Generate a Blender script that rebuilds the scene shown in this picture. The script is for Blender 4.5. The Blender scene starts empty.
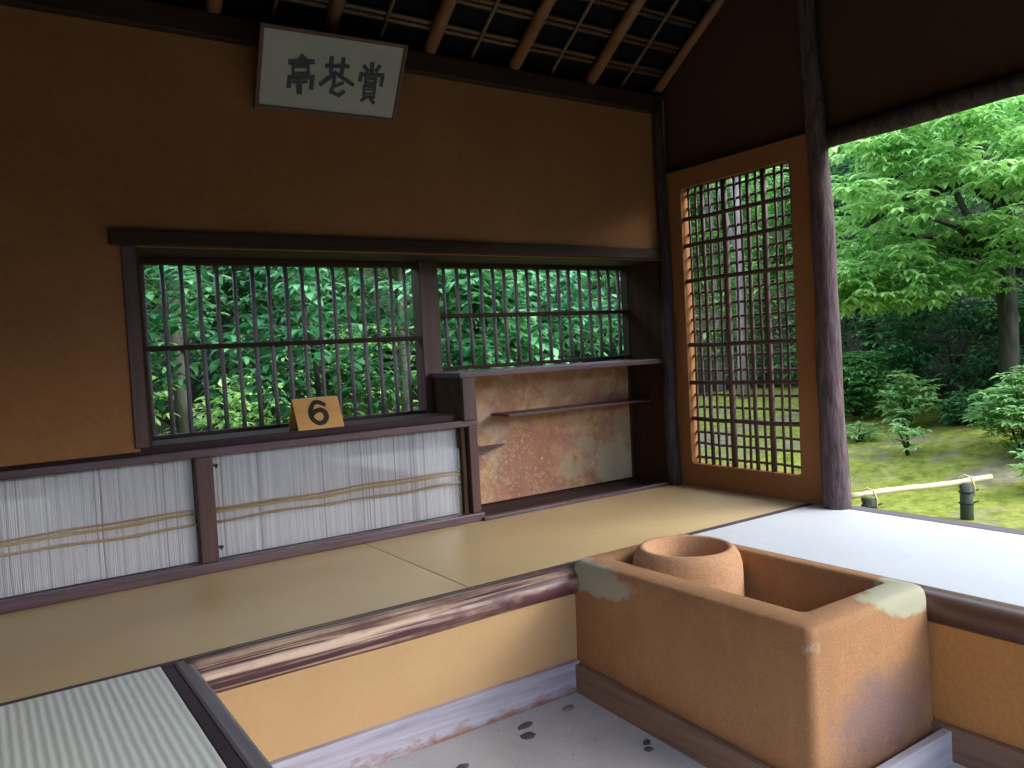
import bpy, math, random
import numpy as np
from mathutils import Vector, Matrix
random.seed(7); rng = np.random.default_rng(7)
S = 0.84            # every length below is in units of the eye height above the mats; S turns it into metres
sc = bpy.context.scene
col = sc.collection
PI = math.pi

# ------------------------------------------------------------------ materials
def new_mat(name):
    m = bpy.data.materials.new(name); m.use_nodes = True
    nt = m.node_tree; nt.nodes.clear()
    return m, nt
class G:
    def __init__(s, name):
        s.m, s.t = new_mat(name)
        s.out = s.t.nodes.new('ShaderNodeOutputMaterial')
        s.b = s.t.nodes.new('ShaderNodeBsdfPrincipled')
        s.t.links.new(s.b.outputs[0], s.out.inputs[0])
    def n(s, ty, **k):
        x = s.t.nodes.new(ty)
        for a, v in k.items():
            if hasattr(x, a): setattr(x, a, v)
            else: x.inputs[a.replace('_', ' ')].default_value = v
        return x
    def l(s, a, b): s.t.links.new(a, b)
    def coord(s, scale=(1, 1, 1), loc=(0, 0, 0), rot=(0, 0, 0)):
        tc = s.n('ShaderNodeTexCoord'); mp = s.n('ShaderNodeMapping')
        mp.inputs['Scale'].default_value = scale; mp.inputs['Location'].default_value = loc
        mp.inputs['Rotation'].default_value = rot
        s.l(tc.outputs['Object'], mp.inputs[0]); return mp.outputs[0]
    def noise(s, vec, scale, detail=4, rough=.55, dist=0):
        x = s.n('ShaderNodeTexNoise'); x.inputs['Scale'].default_value = scale
        x.inputs['Detail'].default_value = detail; x.inputs['Roughness'].default_value = rough
        x.inputs['Distortion'].default_value = dist
        s.l(vec, x.inputs['Vector']); return x.outputs['Fac']
    def ramp(s, fac, stops, interp='LINEAR'):
        r = s.n('ShaderNodeValToRGB'); cr = r.color_ramp; cr.interpolation = interp
        while len(cr.elements) < len(stops): cr.elements.new(.5)
        for e, (p, c) in zip(cr.elements, stops):
            e.position = p; e.color = (c if isinstance(c, (tuple, list)) else (c,) * 3) + (1,) if not (isinstance(c, tuple) and len(c) == 4) else c
        s.l(fac, r.inputs[0]); return r.outputs[0]
    def mix(s, fac, a, b, mode='MIX'):
        x = s.n('ShaderNodeMix'); x.data_type = 'RGBA'; x.blend_type = mode
        for i, v in ((0, fac), (6, a), (7, b)):
            if isinstance(v, (int, float)): x.inputs[i].default_value = v
            elif isinstance(v, tuple): x.inputs[i].default_value = v + (1,) if len(v) == 3 else v
            else: s.l(v, x.inputs[i])
        return x.outputs[2]
    def math(s, op, a, b=0, c=None):
        x = s.n('ShaderNodeMath'); x.operation = op
        for i, v in enumerate((a, b) if c is None else (a, b, c)):
            if isinstance(v, (int, float)): x.inputs[i].default_value = v
            else: s.l(v, x.inputs[i])
        return x.outputs[0]
    def bump(s, h, strength=.3, dist=.01):
        x = s.n('ShaderNodeBump'); x.inputs['Strength'].default_value = strength
        x.inputs['Distance'].default_value = dist
        s.l(h, x.inputs['Height']); s.l(x.outputs[0], s.b.inputs['Normal'])
    def done(s, color=None, rough=.7, spec=.5):
        if color is not None:
            if isinstance(color, tuple): s.b.inputs['Base Color'].default_value = color + (1,)
            else: s.l(color, s.b.inputs['Base Color'])
        if isinstance(rough, (int, float)): s.b.inputs['Roughness'].default_value = rough
        else: s.l(rough, s.b.inputs['Roughness'])
        s.b.inputs['Specular IOR Level'].default_value = spec
        return s.m
    def sphere_mask(s, centre, radius, wob=.35, nscale=9, soft=.08, squash=(1, 1, 1)):
        """1 inside a ragged ball round centre (object space, metres)"""
        v = s.coord(tuple(1 / (radius * q) for q in squash), tuple(-c / (radius * q) for c, q in zip(centre, squash)))
        ln = s.n('ShaderNodeVectorMath'); ln.operation = 'LENGTH'; s.l(v, ln.inputs[0])
        nz = s.noise(s.coord(), nscale, 5, .6)
        d = s.math('MULTIPLY_ADD', nz, wob * 2, ln.outputs['Value'])
        d = s.math('SUBTRACT', d, wob)
        mr = s.n('ShaderNodeMapRange'); mr.inputs['From Min'].default_value = 1 - soft
        mr.inputs['From Max'].default_value = 1 + soft; mr.inputs['To Min'].default_value = 1; mr.inputs['To Max'].default_value = 0
        s.l(d, mr.inputs['Value']); return mr.outputs[0]

def axis_scale(ax, along, across):
    r = [across] * 3; r['xyz'.index(ax)] = along; return tuple(r)

def wood(name, c1, c2, ax, rough=.45, along=1.2, across=22, spec=.5, bump=.15, c3=None, lo=.3, hi=.7):
    g = G(name); v = g.coord(axis_scale(ax, along, across))
    n = g.noise(v, 1.6, 6, .6, .4)
    c = g.ramp(n, [(lo, c1), (hi, c2)])
    if c3:
        n2 = g.noise(g.coord(axis_scale(ax, 1.2, 3)), 2.2, 4, .6)
        c = g.mix(g.ramp(n2, [(.45, 0.), (.62, 1.)]), c, c3)
    g.bump(n, bump, .004)
    return g.done(c, rough, spec)

def plaster(name, c1, c2, spot=None, bump=.25, rough=.92, fine=60, sp=.18):
    g = G(name); v = g.coord()
    n = g.noise(v, 1.7, 5, .6)
    f = g.noise(v, fine, 3, .6)
    c = g.ramp(n, [(.3, c1), (.72, c2)])
    c = g.mix(g.ramp(f, [(.35, sp), (.65, 0.)]), c, (.12, .05, .02))
    if spot:
        s = g.noise(v, 5, 6, .7); c = g.mix(g.ramp(s, [(.6, 0.), (.75, .55)]), c, spot)
    m = g.noise(v, 220, 2, .5)
    g.bump(g.math('ADD', g.math('MULTIPLY', f, .7), m), bump, .004)
    return g.done(c, rough, .25)

M = {}
M['wall'] = plaster('ochre_plaster', (.26, .122, .048), (.345, .167, .068))
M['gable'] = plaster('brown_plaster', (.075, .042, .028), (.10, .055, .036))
M['panel_plaster'] = plaster('orange_plaster', (.28, .125, .048), (.35, .16, .06), spot=(.2, .09, .035))
M['step'] = plaster('yellow_plaster', (.49, .30, .145), (.56, .36, .185), bump=.10, sp=.04)
M['step_orange'] = plaster('orange_step_plaster', (.46, .21, .065), (.54, .26, .085), bump=.3)
M['dark_wood_x'] = wood('dark_stained_wood_x', (.062, .036, .046), (.15, .085, .105), 'x', .42)
M['dark_wood_y'] = wood('dark_stained_wood_y', (.075, .036, .032), (.16, .078, .07), 'y', .42)
M['dark_wood_z'] = wood('dark_stained_wood_z', (.05, .024, .021), (.11, .052, .045), 'z', .5)
M['black_wood_x'] = wood('smoked_wood_x', (.026, .013, .009), (.050, .026, .018), 'x', .65, spec=.25)
M['black_wood_z'] = wood('smoked_wood_z', (.035, .02, .016), (.07, .038, .028), 'z', .55)
M['sill_dark'] = wood('smoked_sill_board', (.03, .016, .018), (.06, .032, .036), 'x', .65, spec=.2)
M['board_brown'] = wood('brown_board', (.045, .021, .012), (.08, .040, .022), 'z', .7, spec=.12)
M['beam_x'] = wood('polished_log_x', (.075, .03, .035), (.56, .38, .27), 'x', .46, along=.55, across=34, bump=.3, c3=(.12, .05, .055), lo=.44, hi=.56)
M['beam_y'] = wood('polished_log_y', (.06, .03, .026), (.15, .075, .045), 'y', .4, along=.9, across=15)
M['blue_beam'] = wood('grey_weathered_beam', (.10, .085, .10), (.20, .17, .20), 'y', .4)
M['board_old_x'] = wood('weathered_sill_x', (.30, .28, .35), (.50, .47, .55), 'x', .7, c3=(.40, .31, .30), bump=.4)
M['board_old_y'] = wood('weathered_sill_y', (.13, .075, .05), (.26, .16, .11), 'y', .7, bump=.4)
M['board_pale_y'] = wood('pale_weathered_sill_y', (.32, .31, .37), (.50, .49, .55), 'x', .7, bump=.4)
M['rafter'] = wood('peeled_log', (.17, .08, .035), (.27, .135, .06), 'y', .6, across=9)
M['bamboo_brown'] = wood('smoked_bamboo', (.10, .06, .036), (.16, .10, .06), 'x', .5, across=20)
M['bamboo_thin'] = wood('thin_bamboo', (.15, .10, .065), (.22, .155, .10), 'y', .5, across=20)
M['bar'] = wood('grey_bamboo_bar', (.15, .125, .15), (.31, .275, .32), 'z', .45, across=30)
M['lattice'] = wood('reddish_reed', (.055, .03, .028), (.11, .058, .05), 'z', .65, across=30)
M['bamboo_pole'] = wood('pale_bamboo', (.55, .45, .27), (.72, .62, .40), 'x', .45)
M['paint_black'] = G('black_paint').done((.01, .01, .01), .5)
M['ink'] = G('grey_ink').done((.045, .045, .065), .6)
M['iron'] = G('black_iron').done((.012, .012, .014), .4)

def stained_sill():
    g = G('rust_footed_sill'); n = g.noise(g.coord((1.2, 22, 22)), 1.6, 6, .6, .4)
    c = g.ramp(n, [(.3, (.27, .25, .32)), (.7, (.48, .45, .53))])
    tc = g.n('ShaderNodeTexCoord'); sp = g.n('ShaderNodeSeparateXYZ'); g.l(tc.outputs['Object'], sp.inputs[0])
    e = g.math('MULTIPLY_ADD', g.noise(g.coord((3, 1, 9)), 2.5, 6, .7), -.22, sp.outputs[2])
    k = g.ramp(g.math('MULTIPLY_ADD', e, 8, .25), [(.25, 1.), (.60, 0.)])
    c = g.mix(k, c, (.27, .13, .08)); g.bump(n, .5, .004); return g.done(c, .7, .4)
M['board_old_x'] = stained_sill()
def bark(name, c1, c2, sx=26, sz=5):
    g = G(name); v = g.coord((sx, sx, sz))
    n = g.noise(v, 1.5, 6, .65, .6)
    g.bump(n, .9, .012)
    return g.done(g.ramp(n, [(.35, c1), (.68, c2)]), .8, .3)
M['bark_post'] = bark('purple_brown_bark', (.055, .037, .042), (.18, .125, .135))
M['bark_dark'] = bark('dark_bark', (.025, .018, .02), (.075, .055, .06))
M['bark_tree'] = bark('mossy_tree_bark', (.03, .035, .025), (.10, .095, .07), 10, 3)
M['bark_pale'] = bark('pale_tree_bark', (.20, .17, .17), (.38, .33, .33), 8, 2)
M['bark_log_y'] = bark('lintel_bark', (.03, .02, .017), (.09, .058, .045))

def tatami(name, c1, c2, ax, ribs=110, rough=.55, ribstr=.5, mott=.0):
    g = G(name); v = g.coord()
    w = g.n('ShaderNodeTexWave'); w.wave_type = 'BANDS'; w.bands_direction = ax.upper()
    w.inputs['Scale'].default_value = ribs / 20.0; w.inputs['Distortion'].default_value = .4
    w.inputs['Detail'].default_value = 1; g.l(v, w.inputs['Vector'])
    n = g.noise(v, 1.6, 4, .6)
    other = 'y' if ax == 'x' else 'x'
    f = g.noise(g.coord(axis_scale(other, 14, 260)), 1, 3, .6)
    c = g.ramp(n, [(.3, c1), (.7, c2)])
    c = g.mix(g.ramp(f, [(.3, .35), (.7, 0.)]), c, tuple(q * .6 for q in c1))
    c = g.mix(g.math('MULTIPLY', w.outputs['Fac'], mott), c, tuple(min(1, q * 1.35) for q in c2))
    g.bump(g.math('ADD', g.math('MULTIPLY', w.outputs['Fac'], ribstr), g.math('MULTIPLY', f, .3)), .35, .003)
    return g.done(c, rough, .5)
M['mat_back'] = tatami('aged_brown_rush', (.58, .41, .20), (.68, .49, .26), 'y', 480, .42)
M['mat_left'] = tatami('sheen_tinted_rush', (.56, .60, .57), (.68, .71, .66), 'x', 300, .5, 1.0, .55)  # pale blue-grey sheen of the rush mixed into the base colour
M['mat_right'] = tatami('lit_painted_rush', (.555, .57, .605), (.60, .615, .645), 'x', 480, .6)  # base colour whitened to stand in for light from the open side
M['mat_edge'] = G('dark_mat_binding').done((.035, .02, .032), .6)

# earth floor, garden ground
g = G('pounded_earth_floor'); v = g.coord()
n = g.noise(v, 3, 6, .65); f = g.noise(v, 55, 3, .6)
c = g.ramp(n, [(.3, (.40, .385, .40)), (.7, (.52, .50, .51))])
c = g.mix(g.ramp(f, [(.68, 0.), (.74, .7)]), c, (.16, .14, .13))
c = g.mix(g.ramp(g.noise(v, 38, 2, .5), [(.72, 0.), (.77, .6)]), c, (.7, .68, .66))
g.bump(g.math('ADD', f, n), .4, .006); M['floor'] = g.done(c, .9, .25)

g = G('moss_and_soil'); v = g.coord()
n = g.noise(v, 1.1, 6, .65); f = g.noise(v, 9, 5, .7)
moss = g.ramp(f, [(.3, (.10, .13, .02)), (.5, (.24, .27, .05)), (.72, (.38, .39, .10))])
soil = g.ramp(g.noise(v, 7, 5, .7), [(.3, (.13, .10, .08)), (.7, (.30, .25, .23))])
c = g.mix(g.ramp(n, [(.52, 0.), (.62, .75)]), moss, soil)
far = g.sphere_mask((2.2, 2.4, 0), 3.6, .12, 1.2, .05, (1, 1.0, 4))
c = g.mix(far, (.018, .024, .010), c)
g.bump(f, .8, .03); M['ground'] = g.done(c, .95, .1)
M['stone'] = G('blue_grey_stone').done((.06, .07, .085), .6)
M['stone_brown'] = G('brown_stone').done((.24, .17, .14), .7)

# stove clay
g = G('stove_clay'); v = g.coord()
n = g.noise(v, 2.6, 6, .65); f = g.noise(v, 170, 3, .7); st = g.noise(g.coord((16, 16, 2.5)), 1.6, 5, .7)
c = g.ramp(n, [(.3, (.35, .175, .08)), (.7, (.46, .25, .125))])
c = g.mix(g.ramp(f, [(.4, .45), (.6, 0.)]), c, (.24, .11, .05))
c = g.mix(g.ramp(st, [(.55, 0.), (.8, .3)]), c, (.56, .32, .14))
# root at (-1.85,-2.40,-0.6)*S ; coordinates below measured from the stove root in metres
mort = (.40, .38, .27)
m1 = g.sphere_mask((.0, 1.15 * S, .60 * S), .10, .45, 11, .10, (.9, 2.5, .6))
m2 = g.sphere_mask((.60 * S, .03 * S, .645 * S), .14, .6, 17, .10, (1.25, .85, .42))
m3 = g.sphere_mask((.02 * S, .02 * S, .60 * S), .024, .8, 40, .2)
c = g.mix(g.math('MAXIMUM', g.math('MAXIMUM', m1, m2), m3), c, mort)
m4 = g.sphere_mask((.36 * S, -.01 * S, .27 * S), .15, .7, 13, .35, (1.5, 1, .8))
c = g.mix(g.math('MULTIPLY', m4, g.ramp(f, [(.35, 1.), (.65, .45)])), c, (.19, .125, .13))
g.bump(g.math('ADD', g.math('MULTIPLY', f, .8), n), .5, .005); M['clay'] = g.done(c, .9, .25)
g = G('ring_clay'); v = g.coord()
f = g.noise(v, 95, 3, .65); c = g.ramp(g.noise(v, 3, 4), [(.3, (.50, .27, .14)), (.7, (.60, .34, .19))])
c = g.mix(g.ramp(f, [(.35, .35), (.55, 0.)]), c, (.26, .13, .07)); g.bump(f, .45, .004); M['ring_clay'] = g.done(c, .9, .25)

# stained paper panel
g = G('stained_paper'); v = g.coord()
n1 = g.noise(v, 2.6, 7, .68, .3); n2 = g.noise(g.coord(loc=(3, 1, 7)), 4.4, 7, .72); n3 = g.noise(g.coord(loc=(8, 1, 2)), 26, 4, .8)
c = g.ramp(n1, [(.36, (.42, .19, .10)), (.45, (.66, .42, .23)), (.55, (.54, .27, .14)), (.64, (.66, .50, .33))])
c = g.mix(g.ramp(n2, [(.53, 0.), (.60, .8)]), c, (.44, .20, .15))
c = g.mix(g.ramp(g.noise(g.coord(loc=(1, 5, 3)), 3.1, 6, .6), [(.55, 0.), (.62, .8)]), c, (.54, .42, .30))
c = g.mix(g.ramp(n3, [(.62, 0.), (.68, .75)]), c, (.72, .60, .42))
c = g.mix(g.math('MULTIPLY', g.sphere_mask((-.12, 0, .18), .22, 1.4, 5, .25), .75), c, (.40, .16, .11))
c = g.mix(g.math('MULTIPLY', g.sphere_mask((-.30, 0, .10), .36, .6, 7, .3), g.ramp(g.noise(g.coord(loc=(8, 1, 2)), 55, 4, .8), [(.55, 0.), (.61, .7)])), c, (.74, .58, .42))
c = g.mix(g.math('MULTIPLY', g.sphere_mask((.52, 0, .12), .14, 1.3, 9, .2), .85), c, (.74, .60, .38))
c = g.mix(g.sphere_mask((-.62, 0, .05), .10, .6, 12, .15), c, (.74, .62, .44))
M['paper'] = g.done(c, .75, .3)

# reeds with a tint of their own
g = G('bleached_reeds')
a = g.n('ShaderNodeAttribute'); a.attribute_name = 'tint'
c = g.ramp(a.outputs['Fac'], [(0., (.48, .45, .47)), (.25, (.74, .72, .76)), (.6, (.88, .87, .90)), (1., (.95, .94, .96))])
nz = g.noise(g.coord((60, 60, 6)), 1, 3); c = g.mix(g.ramp(nz, [(.55, 0.), (.8, .35)]), c, (.45, .40, .38))
M['reeds'] = g.done(c, .7, .3)
M['backing'] = G('pale_backing').done((.74, .72, .74), .8)
M['batten'] = wood('yellow_split_bamboo', (.60, .43, .16), (.72, .55, .27), 'x', .5)
M['batten_brown'] = wood('rusty_split_bamboo', (.50, .30, .18), (.66, .46, .27), 'x', .5)
# clear acrylic
m, nt = new_mat('clear_acrylic'); o = nt.nodes.new('ShaderNodeOutputMaterial'); mx = nt.nodes.new('ShaderNodeMixShader')
tr = nt.nodes.new('ShaderNodeBsdfTransparent'); gl = nt.nodes.new('ShaderNodeBsdfGlossy'); fr = nt.nodes.new('ShaderNodeFresnel')
gl.inputs['Roughness'].default_value = .02; fr.inputs['IOR'].default_value = 1.49
nt.links.new(fr.outputs[0], mx.inputs[0]); nt.links.new(tr.outputs[0], mx.inputs[1]); nt.links.new(gl.outputs[0], mx.inputs[2]); nt.links.new(mx.outputs[0], o.inputs[0])
M['acrylic'] = m
g = G('aged_paper_board'); v = g.coord(); c = g.ramp(g.noise(v, 5, 5), [(.3, (.38, .41, .37)), (.7, (.44, .46, .42))]); M['plaque'] = g.done(c, .7, .3)
M['plaque_frame'] = wood('plaque_frame_wood', (.09, .035, .018), (.14, .06, .03), 'x', .5)
M['sign'] = wood('plywood_sign', (.66, .33, .09), (.78, .42, .14), 'x', .5, across=10)
M['thatch'] = G('dark_bark_sheathing').done((.009, .008, .010), .95, .1)
M['roof_top'] = G('weathered_thatch').done((.10, .085, .07), .95)
M['green_post'] = bark('charred_green_post', (.03, .045, .035), (.08, .11, .08), 12, 3)
M['cord'] = G('black_palm_rope').done((.012, .012, .012), .8)

def leafmat(name, dark, mid, light, gloss=.45, trans=.35):
    m, nt = new_mat(name); N = nt.nodes.new; L = nt.links.new
    o = N('ShaderNodeOutputMaterial'); b = N('ShaderNodeBsdfPrincipled'); t = N('ShaderNodeBsdfTranslucent'); mx = N('ShaderNodeMixShader')
    a = N('ShaderNodeAttribute'); a.attribute_name = 'tint'; r = N('ShaderNodeValToRGB'); cr = r.color_ramp
    cr.elements.new(.5)
    for e, (p, c) in zip(cr.elements, ((0, dark), (.5, mid), (1, light))): e.position = p; e.color = c + (1,)
    L(a.outputs['Fac'], r.inputs[0]); L(r.outputs[0], b.inputs['Base Color']); L(r.outputs[0], t.inputs['Color'])
    b.inputs['Roughness'].default_value = gloss
    mx.inputs[0].default_value = trans; L(b.outputs[0], mx.inputs[1]); L(t.outputs[0], mx.inputs[2]); L(mx.outputs[0], o.inputs[0])
    return m
M['leaf_bright'] = leafmat('fresh_green_leaf', (.12, .36, .09), (.33, .62, .18), (.72, .90, .42), .42, .42)
M['leaf_mid'] = leafmat('mid_green_leaf', (.03, .14, .05), (.08, .28, .09), (.25, .50, .14), .4, .3)
M['leaf_dark'] = leafmat('deep_green_leaf', (.015, .075, .03), (.04, .16, .06), (.12, .30, .12), .35, .2)
M['leaf_camellia'] = leafmat('glossy_green_leaf', (.02, .13, .05), (.07, .30, .12), (.26, .58, .26), .3, .3)
M['leaf_pale'] = leafmat('pale_green_leaf', (.12, .30, .09), (.26, .50, .18), (.48, .70, .32), .5, .35)

# ------------------------------------------------------------------ mesh building
class MB:
    def __init__(s): s.v = []; s.f = []; s.tint = None
    def quadbox(s, pts):
        b = len(s.v); s.v += [tuple(p) for p in pts]
        for q in ((0, 3, 2, 1), (4, 5, 6, 7), (0, 1, 5, 4), (1, 2, 6, 5), (2, 3, 7, 6), (3, 0, 4, 7)): s.f.append(tuple(b + i for i in q))
        return s
    def box(s, x0, x1, y0, y1, z0, z1):
        return s.quadbox([(x0, y0, z0), (x1, y0, z0), (x1, y1, z0), (x0, y1, z0), (x0, y0, z1), (x1, y0, z1), (x1, y1, z1), (x0, y1, z1)])
    def tube(s, pts, rad, n=10, cap=True, squash=1.0):
        pts = [Vector(p) for p in pts]
        if isinstance(rad, (int, float)): rad = [rad] * len(pts)
        b = len(s.v); up = None
        for i, p in enumerate(pts):
            d = (pts[min(i + 1, len(pts) - 1)] - pts[max(i - 1, 0)]).normalized()
            if up is None:
                ref = Vector((0, 0, 1)) if abs(d.z) < .9 else Vector((0, 1, 0)); up = (ref - d * ref.dot(d)).normalized()
            else: up = (up - d * up.dot(d)).normalized()
            sd = d.cross(up)
            for k in range(n):
                a = 2 * PI * k / n; s.v.append(tuple(p + (sd * math.cos(a) + up * math.sin(a) * squash) * rad[i]))
        for i in range(len(pts) - 1):
            for k in range(n):
                a, c = b + i * n + k, b + i * n + (k + 1) % n; s.f.append((a, c, c + n, a + n))
        if cap:
            s.f.append(tuple(b + k for k in range(n))[::-1]); s.f.append(tuple(b + (len(pts) - 1) * n + k for k in range(n)))
        return s
    def lathe(s, c, prof, n=48):
        b = len(s.v)
        for r, z in prof:
            for k in range(n):
                a = 2 * PI * k / n; s.v.append((c[0] + r * math.cos(a), c[1] + r * math.sin(a), c[2] + z))
        for i in range(len(prof) - 1):
            for k in range(n):
                a, d = b + i * n + k, b + i * n + (k + 1) % n; s.f.append((a, d, d + n, a + n))
        s.f.append(tuple(b + k for k in range(n))[::-1]); s.f.append(tuple(b + (len(prof) - 1) * n + k for k in range(n)))
        return s
    def build(s, name, mat, parent=None, smooth=False, bevel=0, origin=None):
        v = np.array(s.v, dtype=float) * S
        if parent is not None: loc = np.array(root_of(parent).location)
        elif origin is not None: loc = np.array(origin) * S
        else: loc = np.array([(v[:, 0].min() + v[:, 0].max()) / 2, (v[:, 1].min() + v[:, 1].max()) / 2, v[:, 2].min()])
        me = bpy.data.meshes.new(name); me.from_pydata((v - loc).tolist(), [], s.f); me.update()
        if s.tint is not None:
            at = me.attributes.new('tint', 'FLOAT', 'FACE'); at.data.foreach_set('value', np.array(s.tint, dtype=np.float32))
        if smooth: me.polygons.foreach_set('use_smooth', [True] * len(me.polygons))
        me.materials.append(M[mat] if isinstance(mat, str) else mat)
        o = bpy.data.objects.new(name, me); col.objects.link(o)
        if parent is None: o.location = loc
        else: o.parent = parent
        if bevel:
            md = o.modifiers.new('bevel', 'BEVEL'); md.width = bevel * S; md.segments = 2; md.limit_method = 'ANGLE'; md.angle_limit = .7
        return o
def root_of(o):
    while o.parent is not None: o = o.parent
    return o
def tag(o, label, cat, group=None, kind=None):
    o['label'] = label; o['category'] = cat
    if group: o['group'] = group
    if kind: o['kind'] = kind
    return o
def structure(o, label=None):
    o['kind'] = 'structure'
    if label: o['label'] = label
    return o
def empty(name, p, label, cat, group=None):
    o = bpy.data.objects.new(name, None); col.objects.link(o); o.empty_display_size = .1
    o.location = Vector(p) * S; return tag(o, label, cat, group)
def B(name, x0, x1, y0, y1, z0, z1, mat, parent=None, bevel=.004):
    return MB().box(min(x0, x1), max(x0, x1), min(y0, y1), max(y0, y1), z0, z1).build(name, mat, parent, bevel=bevel)

XL = -4.69        # left end of the room
YF = -4.05        # front line of the posts
def zf(y): return -.535 + .04 * (y + 1.17)      # the earth floor falls a little towards the front
def roofz(y): return 2.70 - .68 * y if y > -2.1 else 2.70 + .68 * 2.1 + .68 * (y + 2.1)

# ------------------------------------------------------------------ garden ground
def gz(x, y):
    z = -.60 + max(0., min(.06, (x - .6) * .04)) + .17 * max(0., x - 2.6)
    hx = max(0., x - 8.5) * .62; hy = max(0., y - 6.2) * .62
    hh = min(6.5, math.hypot(hx, hy))
    hh = max(hh, min(3.4, max(0., -8.5 - y) * .8), min(4.6, max(0., -6.8 - x) * .9))  # unseen rises in front and at left, added to block low sky light
    if x > 0 or y > .6: z += .03 * math.sin(x * 1.7 + y) + .02 * math.sin(y * 2.9 - x)
    return z + hh
mb = MB(); nx, ny = 160, 150
gx = [-18 + 44 * i / nx for i in range(nx + 1)]; gy = [-17 + 37 * j / ny for j in range(ny + 1)]
for y in gy:
    for x in gx: mb.v.append((x, y, gz(x, y) - (.06 if (XL - .3 < x < .25 and YF < y < .6) else 0)))
for j in range(ny):
    for i in range(nx):
        a = j * (nx + 1) + i; mb.f.append((a, a + 1, a + nx + 2, a + nx + 1))
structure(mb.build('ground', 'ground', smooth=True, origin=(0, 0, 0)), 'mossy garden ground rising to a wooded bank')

# earth floor inside
mb = MB(); mb.quadbox([(-3.5, YF - .6, -.72), (-1.12, YF - .6, -.72), (-1.12, -1.16, -.72), (-3.5, -1.16, -.72),
                       (-3.5, YF - .6, zf(YF - .6)), (-1.12, YF - .6, zf(YF - .6)), (-1.12, -1.16, zf(-1.16)), (-3.5, -1.16, zf(-1.16))])
structure(mb.build('floor', 'floor'), 'grey pounded earth floor with set pebbles')
def pebble(x, y, rx, ry, rot, label, mat='stone'):
    mb = MB(); n = 14; r = random.Random(int(x * 991) + int(y * 77))
    wob = [1 + r.uniform(-.15, .15) for _ in range(n)]; z = zf(y) - .004
    for s, h in ((1, 0), (.92, .006), (.6, .010)):
        for k in range(n):
            a = 2 * PI * k / n; px, py = math.cos(a) * rx * s * wob[k], math.sin(a) * ry * s * wob[k]
            mb.v.append((x + px * math.cos(rot) - py * math.sin(rot), y + px * math.sin(rot) + py * math.cos(rot), z + h))
    for i in range(2):
        for k in range(n): a, d = i * n + k, i * n + (k + 1) % n; mb.f.append((a, d, d + n, a + n))
    mb.f.append(tuple(2 * n + k for k in range(n)))
    tag(mb.build('pebble', mat, smooth=True), label, 'stone', 'stones set in the earth floor')
pebble(-2.255, -1.325, .042, .020, .3, 'long dark stone in floor, farther of the pair left of stove')
pebble(-2.295, -1.395, .036, .028, .1, 'dark oval stone in floor, nearer of the pair left of stove')
pebble(-2.025, -1.315, .036, .020, .2, 'brown stone in floor near the step and stove corner', 'stone_brown')
pebble(-1.955, -1.72, .026, .014, .5, 'small dark stone by stove skirting, farther of the pair')
pebble(-1.985, -1.76, .022, .018, .1, 'small dark stone by stove skirting, nearer of the pair')
pebble(-2.62, -1.43, .034, .022, .2, 'dark stone in floor at the lower picture edge')

# ------------------------------------------------------------------ the platform under the mats (hidden body, its plastered faces)
st = MB(); st.box(XL, 0, -1.13, .42, -.66, -.05); structure(st.build('floor', 'board_brown'), 'raised platform below the back mats')
structure(MB().box(XL, -3.53, YF, -1.13, -.66, -.05).build('floor', 'board_brown'), 'raised platform below the left mat')
structure(MB().box(-1.06, 0, YF, -1.13, -.66, -.05).build('floor', 'board_brown'), 'raised platform below the right mat')
structure(B('wall_step_back', -3.50, -1.10, -1.195, -1.13, -.66, -.06, 'step', bevel=0), 'yellow plastered riser under the back mats')
structure(B('wall_step_right', -1.135, -1.06, YF, -2.36, -.66, -.05, 'step_orange', bevel=0), 'orange plastered riser under the white mat')
structure(B('wall_step_left', -3.53, -3.495, YF, -1.13, -.66, -.04, 'step', bevel=0), 'plastered riser under the left mat')
def skirting(name, p0, p1, t, top0, top1, mat, label):
    (x0, y0), (x1, y1) = p0, p1; dx, dy = t
    o = MB().quadbox([(x0, y0, -.68), (x1, y1, -.68), (x1 + dx, y1 + dy, -.68), (x0 + dx, y0 + dy, -.68),
                      (x0, y0, top0), (x1, y1, top1), (x1 + dx, y1 + dy, top1), (x0 + dx, y0 + dy, top0)]).build(name, mat, bevel=.004)
    structure(o, label)
skirting('baseboard_back', (-3.50, -1.225), (-1.875, -1.225), (0, .035), -.40, -.40, 'board_old_x', 'lilac grey weathered skirting along the back step')
skirting('baseboard_stove_left', (-1.905, -2.455), (-1.870, -2.455), (0, 1.265), -.474, -.474, 'board_old_y', 'brown skirting along the left foot of the stove')
for vv in bpy.data.objects['baseboard_stove_left'].data.vertices:      # top edge follows the falling floor
    if vv.co.y > 0 and vv.co.z > .1: vv.co.z += .064 * S
skirting('baseboard_stove_front', (-1.905, -2.49), (-1.10, -2.49), (0, .035), -.474, -.474, 'board_pale_y', 'lilac grey skirting across the front of the stove')
skirting('baseboard_right', (-1.17, YF), (-1.135, YF), (0, -YF - 1.3), -.465, -.465, 'board_old_y', 'brown grained skirting along the right step')

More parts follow.
